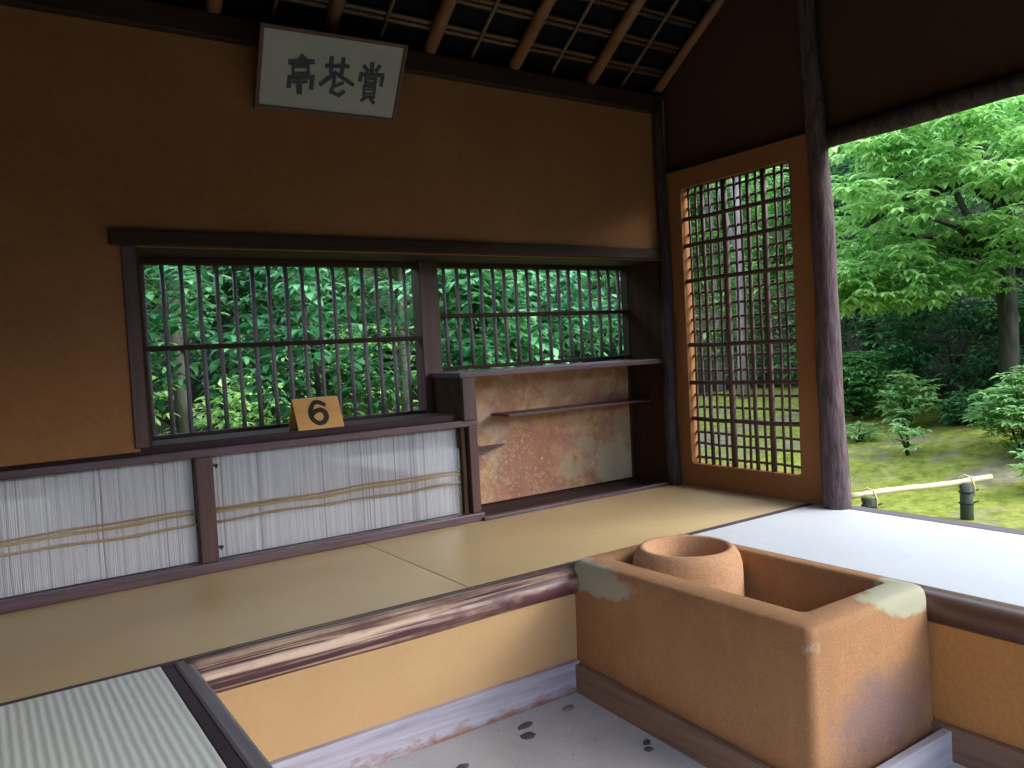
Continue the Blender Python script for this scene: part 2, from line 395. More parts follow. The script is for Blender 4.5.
# edge beams of the platform
def log_beam_x(name, x0, x1, yc, prof, mat, label):
    """beam along x with a given (y,z) outline, slightly wavy"""
    mb = MB(); n = len(prof); N = 40
    for i in range(N + 1):
        x = x0 + (x1 - x0) * i / N
        for k, (y, z) in enumerate(prof):
            w = .005 * math.sin(x * 3.1 + 1) + .003 * math.sin(x * 7.7)
            mb.v.append((x, yc + y - (w if y < 0 else 0), z + (w if z < -.04 else 0)))
    for i in range(N):
        for k in range(n): a, d = i * n + k, i * n + (k + 1) % n; mb.f.append((a, a + n, d + n, d))
    mb.f.append(tuple(range(n))); mb.f.append(tuple(N * n + k for k in range(n))[::-1])
    return tag(mb.build(name, mat, smooth=True), label, 'beam')
prof = [(.05, -.118), (.05, .004), (-.005, .006), (-.03, .000), (-.052, -.014), (-.066, -.035), (-.070, -.06), (-.064, -.085), (-.048, -.105), (-.02, -.118)]
log_beam_x('edge_beam', -3.50, -1.848, -1.155, prof, 'beam_x', 'polished log beam with dark and pale grain edging the back mats')
mb = MB(); n = len(prof); N = 30
for i in range(N + 1):
    y = YF + (-1.15 - YF) * i / N
    for (p, z) in prof: mb.v.append((-1.09 + p * .95, y, z * .95))
for i in range(N):
    for k in range(n): a, d = i * n + k, i * n + (k + 1) % n; mb.f.append((a, d, d + n, a + n))
mb.f.append(tuple(range(n))[::-1]); mb.f.append(tuple(N * n + k for k in range(n)))
tag(mb.build('edge_beam', 'beam_y', smooth=True), 'dark brown rounded beam edging the white mat right of stove', 'beam')
tag(MB().box(-3.535, -3.478, YF, -1.105, -.12, .004).build('edge_beam', 'blue_beam', bevel=.012), 'squared blue grey beam edging the ribbed left mat', 'beam')

# mats
def mat_(x0, x1, y0, y1, mat, label, edges):
    t = empty('tatami_mat', ((x0 + x1) / 2, (y0 + y1) / 2, -.05), label, 'tatami mat')
    ex = dict(l=0, r=0, f=0, b=0)
    for k, w in edges.items(): ex[k] = w
    B('rush_cover', x0 + ex['l'], x1 - ex['r'], y0 + ex['f'], y1 - ex['b'], -.05, .0, mat, t, .004)
    for k, w in edges.items():
        q = dict(l=(x0, x0 + w, y0, y1), r=(x1 - w, x1, y0, y1), f=(x0, x1, y0, y0 + w), b=(x0, x1, y1 - w, y1))[k]
        B('cloth_border', *q, -.05, .002, 'mat_edge', t, .002)
mat_(-2.343, -.0, -1.104, .0, 'mat_back', 'brown rush mat before the niche and lattice window', dict(f=.016))
mat_(XL, -2.347, -1.104, .0, 'mat_back', 'brown rush mat in front of the two reed screens', dict(f=.016))
mat_(XL, -3.537, -3.42, -1.107, 'mat_left', 'pale grey ribbed rush mat at the lower left corner', dict(r=.034))
mat_(-1.035, -.0, -3.44, -1.107, 'mat_right', 'rush mat painted bright as lit beside the open side and stove', dict(b=.02))

# ------------------------------------------------------------------ back wall
T = .45
mb = MB(); mb.box(XL - .1, .10, 0.0, T, 1.56, 2.66)
structure(mb.build('wall_back', 'wall'), 'ochre plastered back wall above the windows')
structure(MB().box(XL - .1, -3.41, 0.0, T, .62, 1.56).build('wall_back', 'wall'), 'ochre plastered back wall left of the barred window')
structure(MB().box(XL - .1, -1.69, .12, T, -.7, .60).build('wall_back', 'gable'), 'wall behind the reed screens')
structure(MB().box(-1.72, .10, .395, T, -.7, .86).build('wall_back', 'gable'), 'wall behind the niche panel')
# lintel
tag(B('lintel_beam', -3.478, -.035, -.03, .03, 1.562, 1.632, 'black_wood_x', bevel=.006), 'long dark lintel beam over both barred windows', 'beam')
structure(B('trim_1', -3.44, -.03, .03, .40, 1.556, 1.566, 'black_wood_x'), 'dark soffit board')
# wall post at the left of the window, centre post, sill
tag(B('window_post', -3.432, -3.372, -.012, .05, .637, 1.562, 'dark_wood_z', bevel=.004), 'slim dark post at the left side of the larger barred window', 'post')
structure(MB().box(-3.41, -3.35, .05, T, .62, 1.56).build('wall_back', 'board_brown'), 'left reveal of the barred window')
tag(B('window_post', -1.745, -1.615, .33, .44, .637, 1.556, 'dark_wood_z'), 'wide dark red post between the two barred windows', 'post')
structure(B('trim_2', XL, -1.70, .04, .42, .600, .637, 'sill_dark'), 'deep dark sill board under the larger barred window')

def barred_window(name, x0, x1, z0, z1, rail, xs, label):
    f = MB()
    f.box(x0 - .04, x1 + .03, .345, .42, z1, z1 + .03).box(x0 - .04, x1 + .03, .345, .42, z0 - .012, z0 + .012)
    f.box(x0 - .045, x0 - .015, .345, .42, z0, z1).box(x1 + .01, x1 + .03, .345, .42, z0, z1)
    w = structure(f.build(name, 'black_wood_x', bevel=.003), label)
    for x in xs:
        jx = random.uniform(-.006, .006)
        pts = [(x, .37, z0), (x + jx * .4, .37, z0 + (z1 - z0) * .35), (x + jx, .37, z0 + (z1 - z0) * .7), (x + jx * .5, .37, z1 + .01)]
        MB().tube(pts, random.uniform(.0112, .0138), 8).build('bamboo_bar', 'bar', w, smooth=True)
    B('cross_rail', x0 - .03, x1 + .02, .385, .41, rail - .014, rail + .014, 'black_wood_x', w, .002)
    B('cross_rail', x0 - .03, x1 + .02, .335, .352, rail - .011, rail + .011, 'black_wood_x', w, .002)
bpx = [-3.285 + (-1.828 + 3.285) * i / 16 for i in range(17)]
barred_window('window_1', -3.32, -1.75, .645, 1.525, 1.098, bpx, 'larger barred window with bamboo bars')
barred_window('window_2', -1.615, -.045, .90, 1.528, 1.229, [-1.55 + (1.442) * i / 16 for i in range(17)], 'smaller barred window above the niche')

# niche below the small window
tag(B('counter_shelf', -1.706, .045, -.02, .40, .848, .880, 'dark_wood_x', bevel=.004), 'dark shelf board on top of the niche under the smaller window', 'shelf')
structure(B('wall_niche_left', -1.700, -1.675, .015, .395, .60, .848, 'board_brown'), 'brown cheek board left of the niche')
structure(B('wall_niche_left', -1.700, -1.675, .015, .395, .0, .60, 'board_brown'), 'brown cheek board left of the niche, lower half')
tag(B('niche_post', -1.690, -1.602, -.018, .03, .60, .848, 'dark_wood_z', bevel=.004), 'short purple brown post between screen rail and counter shelf', 'post')
structure(B('wall_niche_right', -.03, .0, .03, .395, .0, .848, 'board_brown'), 'brown cheek board right of the niche')
structure(B('wall_niche_right', -.03, .0, .03, .40, .88, 1.556, 'board_brown'), 'brown reveal board right of the smaller window')
structure(B('wall_niche_back', -1.66, -.045, .370, .393, .012, .846, 'paper', bevel=0), 'rust stained tan paper panel at the back of the niche')
structure(B('trim_3', -1.66, -.045, .0, .40, -.02, .004, 'sill_dark'), 'dark bottom board inside the niche')
structure(B('trim_4', -1.60, -.07, -.035, .012, .0, .022, 'dark_wood_x'), 'dark sill strip along the niche')
structure(B('trim_5', -.052, -.032, .355, .37, .004, .846, 'black_wood_z'), 'thin dark strip beside the niche panel')
structure(B('trim_7', -1.675, -1.60, .058, .115, .0, .60, 'black_wood_z'), 'dark strip filling the shaded gap at the end of the reed screens')  # added strip, stands in for the dark gap between reeds and post
def slab_shelf(pts, z0, z1, label):
    mb = MB(); mb.quadbox([(x, y, z0) for x, y in pts] + [(x, y, z1) for x, y in pts])
    tag(mb.build('niche_shelf', 'dark_wood_x', bevel=.002), label, 'shelf')
slab_shelf([(-1.26, .16), (-.03, .16), (-.03, .37), (-1.26, .37)], .575, .592, 'long thin dark shelf across the stained niche panel')
slab_shelf([(-1.66, .10), (-1.50, .10), (-1.17, .37), (-1.66, .37)], .372, .386, 'short pointed dark corner shelf low in the niche')

# corner column: a thin crooked log
def post_pts(base, offs): return [(base[0] + dx, base[1] + dy, z) for z, dx, dy in offs]
cc = [(-.05, .012, 0), (.12, .0, 0), (.3, -.004, 0), (.5, -.012, 0), (.7, -.004, 0), (.85, .006, 0), (1.0, .012, 0), (1.2, .004, 0), (1.4, .022, 0), (1.6, .018, 0), (1.8, .008, 0), (2.1, .0, 0), (2.4, .0, 0), (2.68, 0, 0)]
mb = MB().tube([(-.048 + dx, -.045 + dy, z) for z, dx, dy in cc], [.050, .050, .049, .050, .046, .045, .045, .044, .040, .038, .036, .034, .032, .030], 14)
tag(mb.build('corner_post', 'bark_dark', smooth=True), 'thin crooked dark log post in the back corner', 'post')

# ------------------------------------------------------------------ reed screens
tag(B('screen_rail', XL, -1.585, .0, .055, .562, .600, 'dark_wood_x', bevel=.006), 'long purple brown top rail over the reed screens', 'rail')
tag(B('screen_rail', XL, -1.575, -.012, .055, .0, .050, 'dark_wood_x', bevel=.008), 'long purple brown bottom rail under the reed screens', 'rail')
tag(B('screen_post', -3.178, -3.094, .004, .055, .050, .562, 'dark_wood_z', bevel=.006), 'short brown post between the two reed screens', 'post')
tag(B('screen_post', -1.652, -1.592, .002, .055, .050, .562, 'dark_wood_z', bevel=.006), 'short brown post ending the right reed screen by the niche', 'post')
def reed_screen(x0, x1, label, clips):
    t = empty('reed_screen', ((x0 + x1) / 2, .07, .050), label, 'reed screen')
    mb = MB(); mb.tint = []; x = x0 + .003; r = random.Random(int(x0 * 100))
    while x < x1:
        w = r.uniform(.0055, .0085); y = .074 + r.uniform(-.0015, .0015); pts = []
        dx = r.uniform(-.002, .002); b = len(mb.v)
        for i in range(5):
            z = .052 + (.562 - .052) * i / 4; xx = x + dx * math.sin(i * 1.7 + x * 9)
            for (a, c) in ((-w / 2, 0), (0, -w * .28), (w / 2, 0)): mb.v.append((xx + a, y + c, z))
        tn = min(1, max(0, r.gauss(.62, .2))) if r.random() > .1 else r.uniform(0, .3)
        for i in range(4):
            for k in range(2): q = b + i * 3 + k; mb.f.append((q, q + 1, q + 4, q + 3)); mb.tint.append(tn)
        x += w * 1.02 + (r.random() < .05) * .003
    mb.build('reed_mat', 'reeds', t)
    MB().box(x0, x1, .0765, .10, .05, .562).build('backing_board', 'backing', t)
    for zc, w, m_ in ((.300, .010, 'batten_brown'), (.281, .014, 'batten'), (.232, .013, 'batten_brown')):
        pts = []
        for i in range(25):
            xx = x0 + (x1 - x0) * i / 24; pts.append((xx, .066, zc + .004 * math.sin(xx * 5 + zc * 40) + .003 * math.sin(xx * 13)))
        rr = [w * (1.25 if i % 5 == 0 else 1) for i in range(25)]
        MB().tube(pts, rr, 6, squash=.5).build('bamboo_batten', m_, t, smooth=True)
    B('clear_pane', x0, x1, .030, .034, .05, .562, 'acrylic', t, 0)
    for cx, cz in clips:
        o = MB().box(cx - .004, cx + .022, .014, .030, cz - .005, cz + .005).box(cx + .010, cx + .018, .014, .026, cz - .014, cz + .006).build('pane_clip', 'iron', t)
        o['label'] = 'small black clip'
reed_screen(XL, -3.178, 'left reed screen of pale stalks behind clear pane', [])
reed_screen(-3.094, -1.652, 'right reed screen of pale stalks below number sign', [(-3.092, .515), (-3.092, .115)])

# number sign
t = empty('number_sign', (-2.53, .11, .637), 'folded wooden number sign reading 6 on the screen sill', 'sign')
th = .006
b0, b1, ty, hz = -2.652, -2.402, .115, .160
MB().quadbox([(b0, .035, .637), (b1, .035, .637), (b1, .035 + th, .637), (b0, .035 + th, .637), (b0, ty - th, .797), (b1, ty - th, .797), (b1, ty, .799), (b0, ty, .799)]).build('front_board', 'sign', t)
MB().quadbox([(b0, .19, .637), (b1, .19, .637), (b1, .19 + th, .637), (b0, .19 + th, .637), (b0, ty, .797), (b1, ty, .797), (b1, ty + th, .799), (b0, ty + th, .799)]).build('back_board', 'sign', t)
def ribbon(mb, pts, w, O, U, W, Nn, t0=.0005, t1=.002):
    """flat stroke of width w through pts (u,v) on the plane O,U,W"""
    pts = [Vector(p) for p in pts]; n = len(pts)
    if w == 0:
        b = len(mb.v)
        for h in (t0, t1):
            for p in pts: mb.v.append(tuple(O + U * p.x + W * p.y + Nn * h))
        mb.f.append(tuple(b + n + k for k in range(n))); mb.f.append(tuple(b + k for k in range(n))[::-1])
        for k in range(n): a, d = b + k, b + (k + 1) % n; mb.f.append((a, d, d + n, a + n))
        return
    for i in range(n - 1):
        a, c = pts[i], pts[i + 1]; d = (c - a).normalized(); q = Vector((-d.y, d.x)) * w / 2
        a2, c2 = a - d * w * .45, c + d * w * .45
        cs = [a2 - q, c2 - q, c2 + q, a2 + q]
        mb.quadbox([tuple(O + U * p.x + W * p.y + Nn * h) for h in (t0, t1 + i * .0001) for p in cs])
O = Vector((-2.53, .035, .637)); U = Vector((1, 0, 0)); W = Vector((0, .074, .16)).normalized(); Nn = Vector((0, -.16, .074)).normalized()
six = [(.0419, .1351), (.0188, .1478), (-.0068, .1488), (-.0296, .1235), (-.0401, .0859), (-.0325, .0536), (-.0074, .0329), (.0234, .0365), (.0414, .0619), (.0379, .0896), (.0174, .1039), (-.0116, .099), (-.0328, .0807)]
sm = []
for i in range(len(six) - 1):
    p0, p1, p2, p3 = [Vector(six[max(0, min(len(six) - 1, j))]) for j in (i - 1, i, i + 1, i + 2)]
    for k in range(5):
        u = k / 5; sm.append(.5 * ((2 * p1) + (p2 - p0) * u + (2 * p0 - 5 * p1 + 4 * p2 - p3) * u * u + (3 * p1 - p0 - 3 * p2 + p3) * u ** 3))
sm.append(Vector(six[-1]))
mb = MB(); ribbon(mb, [(p.x, p.y) for p in sm], .0225, O, U, W, Nn, .0003, .0012); mb.build('painted_numeral', 'paint_black', t)

# calligraphy plaque, leaning out from the wall
O = Vector((-2.41, -.03, 2.262)); W = Vector((0, -.17, .35)).normalized(); Nn = U.cross(W)
if Nn.y > 0: Nn = -Nn
t = empty('calligraphy_plaque', (-2.41, -.03, 2.25), 'white plaque with three ink characters hung under the rafters', 'plaque')
def onp(u, v, h): return tuple(O + U * u + W * v + Nn * h)
bl, br, tr_, tl = (-.3813, -.0139), (.3803, .0003), (.394, .4011), (-.3798, .3788)
def inset(q, d): return [(q[0][0] + d, q[0][1] + d), (q[1][0] - d, q[1][1] + d), (q[2][0] - d, q[2][1] - d), (q[3][0] + d, q[3][1] - d)]
outer = [bl, br, tr_, tl]; inn = inset(outer, .020)
MB().quadbox([onp(*p, -.012) for p in inset(outer, .006)] + [onp(*p, -.001) for p in inset(outer, .006)]).build('paper_board', 'plaque', t)
for k in range(4):
    a, b = k, (k + 1) % 4
    MB().quadbox([onp(*outer[a], -.016), onp(*outer[b], -.016), onp(*inn[b], -.016), onp(*inn[a], -.016), onp(*outer[a], .010), onp(*outer[b], .010), onp(*inn[b], .010), onp(*inn[a], .010)]).build('frame_strip', 'plaque_frame', t, bevel=.002)
CH = [
 [([(-.2205, .2254), (-.1106, .242)], .0194), ([(-.1899, .2389), (-.1643, .2741), (-.1327, .2476)], 0.0), ([(-.2048, .2059), (-.1297, .217), (-.1266, .1856), (-.202, .1747), (-.2048, .2059)], .0121), ([(-.2183, .1124), (-.2174, .1534), (-.102, .1697), (-.1034, .1189)], .0169), ([(-.1965, .1347), (-.1323, .1436)], .0121), ([(-.1679, .1405), (-.1634, .0925)], .0218)],
 [([(-.0337, .2342), (.076, .248)], .0157), ([(-.012, .2737), (-.0097, .2116)], .0169), ([(.0484, .2781), (.0479, .2137)], .0169), ([(-.0561, .1437), (.0145, .2071), (.1129, .1638)], .0157), ([(.0104, .1838), (.0122, .15), (.0014, .1131), (.044, .1011), (.0677, .1231)], .0145), ([(.0119, .1406), (.0573, .1636)], .0121)],
 [([(.2073, .2786), (.2095, .237)], .0182), ([(.1672, .2602), (.1857, .2442)], .0157), ([(.249, .2723), (.2349, .2501)], .0157), ([(.1514, .193), (.1533, .2214), (.2729, .2322), (.2711, .1841)], .0157), ([(.1798, .2032), (.2386, .2083), (.2366, .1871), (.1826, .1828), (.1798, .2032)], .0109), ([(.1762, .1661), (.2366, .1711), (.237, .1166), (.1819, .1127), (.1762, .1661)], .0121), ([(.1821, .1491), (.2355, .1531)], .0073), ([(.1845, .1309), (.2345, .1343)], .0073), ([(.1944, .1111), (.1729, .0942)], .0133), ([(.2156, .1138), (.2384, .0908)], .0145)]]
for ch in CH:
    mb = MB()
    for i, (pts, w) in enumerate(ch): ribbon(mb, pts, w * 1.28, O, U, W, Nn, .0, .0015 + .0002 * i)
    mb.build('ink_character', 'ink', t)

# ------------------------------------------------------------------ right wall with lattice window
y0l, y1l, z0l, z1l = -1.045, -.178, .155, 2.018
def ring_wall(name, ya, yb, za, zb, x0, x1, mat, label, rnd=.03):
    """wall slab in the x plane with the lattice opening left out, corners of the opening softened"""
    mb = MB(); inner = []
    for (cy, cz, a0) in ((y0l + rnd, z0l + rnd, PI), (y1l - rnd, z0l + rnd, 1.5 * PI), (y1l - rnd, z1l - rnd, 0), (y0l + rnd, z1l - rnd, .5 * PI)):
        for k in range(5): a = a0 + k * PI / 8; inner.append((cy + rnd * math.cos(a), cz + rnd * math.sin(a)))
    outer = []
    for (y, z) in inner:
        # push outwards to the slab edge
        cy, cz = (y0l + y1l) / 2, (z0l + z1l) / 2
        i = len(outer)
        corner = i // 5; k = i % 5
        Y = yb if corner in (1, 2) else ya; Z = zb if corner in (2, 3) else za
        if k == 2: outer.append((Y, Z))
        elif (k < 2) == (corner in (0, 2)): outer.append((Y, max(za, min(zb, z))))
        else: outer.append((max(ya, min(yb, y)), Z))
    n = len(inner)
    for x in (x0, x1):
        for p in inner: mb.v.append((x, p[0], p[1]))
        for p in outer: mb.v.append((x, p[0], p[1]))
    for k in range(n):
        d = (k + 1) % n
        mb.f.append((k, d, n + d, n + k)); mb.f.append((2 * n + k, 3 * n + k, 3 * n + d, 2 * n + d))
        mb.f.append((k, 2 * n + k, 2 * n + d, d)); mb.f.append((n + k, n + d, 3 * n + d, 3 * n + k))
    return structure(mb.build(name, mat), label)
ring_wall('wall_right', -1.20, .45, -.05, 2.14, .0, .09, 'panel_plaster', 'orange plastered wall around the reed lattice window')
# gable above
mb = MB()
def gable(mb, x0, x1, ys, zlow):
    b = len(mb.v); n = len(ys)
    for x in (x0, x1):
        for y in ys: mb.v.append((x, y, zlow))
        for y in ys: mb.v.append((x, y, roofz(y) + .07))
    for i in range(n - 1):
        mb.f.append((b + i, b + i + 1, b + n + i + 1, b + n + i)); o = b + 2 * n
        mb.f.append((o + i, o + n + i, o + n + i + 1, o + i + 1))
        mb.f.append((b + i, o + i, o + i + 1, b + i + 1)); mb.f.append((b + n + i, b + n + i + 1, o + n + i + 1, o + n + i))
    mb.f.append((b, b + n, b + 3 * n, b + 2 * n)); mb.f.append((b + n - 1, b + 3 * n - 1, b + 4 * n - 1, b + 2 * n - 1)[::1])
gable(mb, .065, .14, [-4.15, -3.2, -2.101, -2.1, -1.3, -.6, 0, .45], 2.14)
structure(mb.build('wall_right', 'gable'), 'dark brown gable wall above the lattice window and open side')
# lattice
f = MB(); f.box(.03, .06, y0l - .01, y1l + .01, z1l - .004, z1l + .02)
win = structure(f.build('window_3', 'lattice'), 'tall plaster framed window with a woven reed lattice')
r = random.Random(5)
nv = 14
vy = [y1l - .035 - (.86 - .06) * i / (nv - 1) + r.uniform(-.012, .012) for i in range(nv)]
thick = {5: .021, 10: .019, 2: .014, 8: .014}
for i, y in enumerate(vy):
    w = thick.get(i, .0088); pts = [(.045, y + r.uniform(-.004, .004), z0l - .01 + (z1l - z0l + .02) * k / 5) for k in range(6)]
    MB().tube(pts, w, 7).build('reed_upright', 'lattice', win, smooth=True)
nh = 22
for j in range(nh):
    z = z0l + .05 + (z1l - z0l - .09) * j / (nh - 1) + r.uniform(-.010, .010)
    w = .0145 if j in (3, 6, 9, 14, 17, 19) else .0092
    MB().tube([(.062 if w < .01 else .024, y0l - .012 + (y1l - y0l + .024) * k / 4, z + r.uniform(-.005, .005)) for k in range(5)], w, 7).build('reed_crosspiece', 'lattice', win, smooth=True)

# bark post, lintel log and sill at the open side
pp = [(-.05, .012), (.2, .004), (.5, -.004), (.8, -.012), (1.1, -.010), (1.4, -.014), (1.7, -.020), (2.0, -.032), (2.4, -.055), (2.8, -.080), (3.2, -.10)]
mb = MB(); pts = []; rad = []
for i in range(41):
    z = -.03 + 3.3 * i / 40
    k = max(j for j in range(len(pp)) if pp[j][0] <= z + 1e-6) if z > -.05 else 0; k = min(k, len(pp) - 2)
    u = (z - pp[k][0]) / (pp[k + 1][0] - pp[k][0]); dy = pp[k][1] * (1 - u) + pp[k + 1][1] * u
    pts.append((.0, -1.265 - dy, z)); rad.append(max(.050, .076 - .0095 * z) + .003 * math.sin(z * 9))
mb.tube(pts, rad, 20); tag(mb.build('bark_post', 'bark_post', smooth=True), 'purple brown bark covered log post beside the open side', 'post')
mb = MB().tube([(.05, YF - .1 + (2.95) * i / 12, 2.095 + .004 * math.sin(i)) for i in range(13)], [.055 + .004 * math.sin(i * 2.1) for i in range(13)], 14)
tag(mb.build('lintel_log', 'bark_log_y', smooth=True), 'dark bark log spanning the top of the open side', 'beam')
structure(B('trim_6', .005, .10, YF, -1.31, -.10, .002, 'blue_beam', bevel=.006), 'grey lilac sill along the open side')
structure(B('wall_sill_right', .02, .08, YF, -1.3, -.66, -.10, 'step', bevel=0), 'plastered base under the open side')
structure(B('wall_sill_left', XL - .08, XL, YF, .45, -.66, -.02, 'step', bevel=0), 'plastered base under the left side')
# left side wall (outside the frame): closed at the back to cut side light, open in front
structure(MB().box(XL - .09, XL, -3.2, .45, -.02, 2.14).build('wall_left', 'wall'), 'left wall')
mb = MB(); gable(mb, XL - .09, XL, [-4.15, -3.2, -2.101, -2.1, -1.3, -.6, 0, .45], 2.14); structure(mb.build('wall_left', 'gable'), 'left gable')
for x, yy, lab in ((0.03, YF, 'bark log post at the front right corner of the hut'), (XL - .04, YF, 'bark log post at the front left corner of the hut')):
    tag(MB().tube([(x, yy, -.62), (x, yy, .8), (x, yy, roofz(yy) - .05)], .075, 14).build('bark_post', 'bark_dark', smooth=True), lab, 'post')

# ------------------------------------------------------------------ roof
tag(B('wall_plate_beam', XL - .3, -.0, -.05, .10, 2.555, 2.67, 'black_wood_x', bevel=.008), 'dark beam along the top of the back wall', 'beam')
tag(B('wall_plate_beam', XL - .3, .3, YF - .06, YF + .08, 2.26, 2.36, 'black_wood_x', bevel=.008), 'dark beam along the open front of the hut', 'beam')
mb = MB()
xa, xb = XL - .8, .75; yb_, yf_ = .95, -5.05  # front eave is out of view, its reach set to shade the upper wall
for x in (xa, xb):
    for (y, off) in ((yb_, .03), (-2.1, .03), (yf_, .03), (yf_, .17), (-2.1, .22), (yb_, .17)): mb.v.append((x, y, roofz(y) + off + .035))
mb.f += [(0, 6, 7, 1), (1, 7, 8, 2), (2, 8, 9, 3), (3, 9, 10, 4), (4, 10, 11, 5), (5, 11, 6, 0), (0, 1, 4, 5), (1, 2, 3, 4), (6, 11, 10, 7), (7, 10, 9, 8)]
structure(mb.build('ceiling', 'thatch'), 'dark sheathing of the thatched roof')
rx = [-.035 - .585 * i for i in range(8)]
names = ['rightmost', 'second from the gable', 'third from the gable', 'fourth from the gable', 'fifth, above the right end of plaque', 'sixth, left of the plaque', 'seventh from the gable', 'eighth from the gable', 'leftmost']
for i, x in enumerate(rx):
    z = -.022
    mb = MB().tube([(x + random.uniform(-.006, .006), y, roofz(y) + z) for y in (.0, -.5, -1.0, -1.6, -2.05)], [.038, .037, .036, .034, .033] if i else [.032] * 5, 12)
    lab = 'peeled brown log rafter against the gable wall' if i == 0 else 'peeled brown log rafter, %s' % names[i]
    tag(mb.build('rafter', 'rafter', smooth=True), lab, 'rafter', 'log rafters under the roof')
nmt = ['nearest the gable', 'second from the gable', 'third from the gable', 'fourth from the gable', 'just right of the plaque', 'above the plaque', 'left of the plaque', 'seen at the far left']
for i in range(7):
    x = rx[i] - .2925
    mb = MB().tube([(x, y, roofz(y) + .004) for y in (.0, -.7, -1.4, -2.05)], .0105, 8)
    tag(mb.build('roof_bamboo', 'bamboo_thin', smooth=True), 'thin pale bamboo cane midway between rafters, ' + nmt[i], 'bamboo', 'thin bamboo canes between the rafters')
bl_ = ['lowest', 'second from the wall', 'third from the wall', 'fourth from the wall', 'fifth from the wall', 'sixth from the wall'] + ['number %d above the lowest' % k for k in range(6, 13)]
for j in range(13):
    y = -.105 - .156 * j; z = roofz(y) + .026
    b_ = empty('roof_batten', ((XL) / 2, y, z), 'double split bamboo batten across the rafters, ' + bl_[j], 'batten', 'bamboo battens across the rafters')
    for d in (-.0135, .0135):
        MB().tube([(XL, y + d, z - .68 * d), (-2, y + d, z - .68 * d), (-.06, y + d, z - .68 * d)], .0140, 6).build('split_bamboo', 'bamboo_brown', b_, smooth=True)

# ------------------------------------------------------------------ clay stove
R0 = (-1.85, -2.40, -.62)
t = empty('clay_stove', R0, 'rust orange clay stove box with grey patched corners on the earth floor', 'stove')
def rrect(x0, x1, y0, y1, r, n=6):
    p = []
    for cx, cy, a0 in ((x1 - r, y1 - r, 0), (x0 + r, y1 - r, .5 * PI), (x0 + r, y0 + r, PI), (x1 - r, y0 + r, 1.5 * PI)):
        for k in range(n + 1): a = a0 + .5 * PI * k / n; p.append((cx + r * math.cos(a), cy + r * math.sin(a)))
    return p
mb = MB(); X0, X1, Y0, Y1 = -1.868, -1.135, -2.415, -1.165
levels = []
def lvl(d, z, r, fl=0): levels.append([(x, y, z) for x, y in rrect(X0 + d, X1 - d * (1 if not fl else 1), Y0 + d, Y1 - d, r)])
lvl(-.005, -.63, .035); lvl(.0, -.35, .035); lvl(.005, -.10, .03); lvl(.008, .0, .03); lvl(.012, .022, .03); lvl(.020, .036, .03); lvl(.032, .043, .03)
inner = rrect(-1.725, -1.225, -2.283, -1.295, .03)
ii = [(x, y) for x, y in inner]
levels.append([(x, y, .045) for x, y in rrect(-1.734, -1.215, -2.295, -1.285, .03)])
levels.append([(x, y, .038) for x, y in inner])
levels.append([(x, y, .018) for x, y in rrect(-1.719, -1.231, -2.276, -1.30, .03)])
levels.append([(x, y, -.26) for x, y in rrect(-1.71, -1.24, -2.262, -1.32, .03)])
n = len(levels[0])
for L_ in levels: mb.v += L_
for i in range(len(levels) - 1):
    for k in range(n): a, d = i * n + k, i * n + (k + 1) % n; mb.f.append((a, d, d + n, a + n))
mb.f.append(tuple(range(n))[::-1]); mb.f.append(tuple((len(levels) - 1) * n + k for k in range(n)))
mb.build('stove_body', 'clay', t, smooth=True)
RC = (-1.475, -1.51, -.26)
prof = [(.238, 0), (.240, .16), (.240, .23), (.238, .28), (.230, .315), (.216, .340), (.202, .352), (.188, .354), (.178, .347), (.171, .33), (.158, .29), (.155, .22), (.150, .10), (.01, .09)]
o = MB().lathe(RC, prof, 64).build('pot_ring', 'ring_clay', t, smooth=True); o['label'] = 'rounded clay ring with a wide round pot hole'

# ------------------------------------------------------------------ garden barrier
t = empty('bamboo_barrier', (1.87, -.75, -.58), 'low barrier of a pale bamboo pole tied on two dark posts', 'barrier')
pr = []
for i in range(15):
    u = i / 14; pr.append((1.285 + u * 1.345, -.525 - u * .365, -.222 + .006 * math.sin(u * 7)))
MB().tube(pr, [.021 * (1.12 if i % 3 == 0 else 1) for i in range(15)], 10).build('bamboo_pole', 'bamboo_pole', t, smooth=True)
for (x, y) in ((1.40, -.60), (2.33, -.845)):
    p = MB().tube([(x, y, -.64), (x, y, -.4), (x, y, -.245)], [.05, .048, .047], 14).build('barrier_post', 'green_post', t, smooth=True)
    MB().tube([(x + .02, y - .052 + 0, -.33), (x + .022, y - .05, -.25), (x + .015, y - .03, -.185), (x, y + .01, -.17), (x - .01, y + .045, -.19), (x - .012, y + .05, -.27)], .007, 6).build('cane_loop', 'bamboo_pole', p, smooth=True)
    for zz in (-.30, -.39):
        MB().tube([(x + .051 * math.cos(a * PI / 6), y + .051 * math.sin(a * PI / 6), zz) for a in range(13)], .006, 6).tube([(x + .05, y - .03, zz), (x + .09, y - .05, zz + .01)], .006, 6).build('rope_tie', 'cord', p, smooth=True)

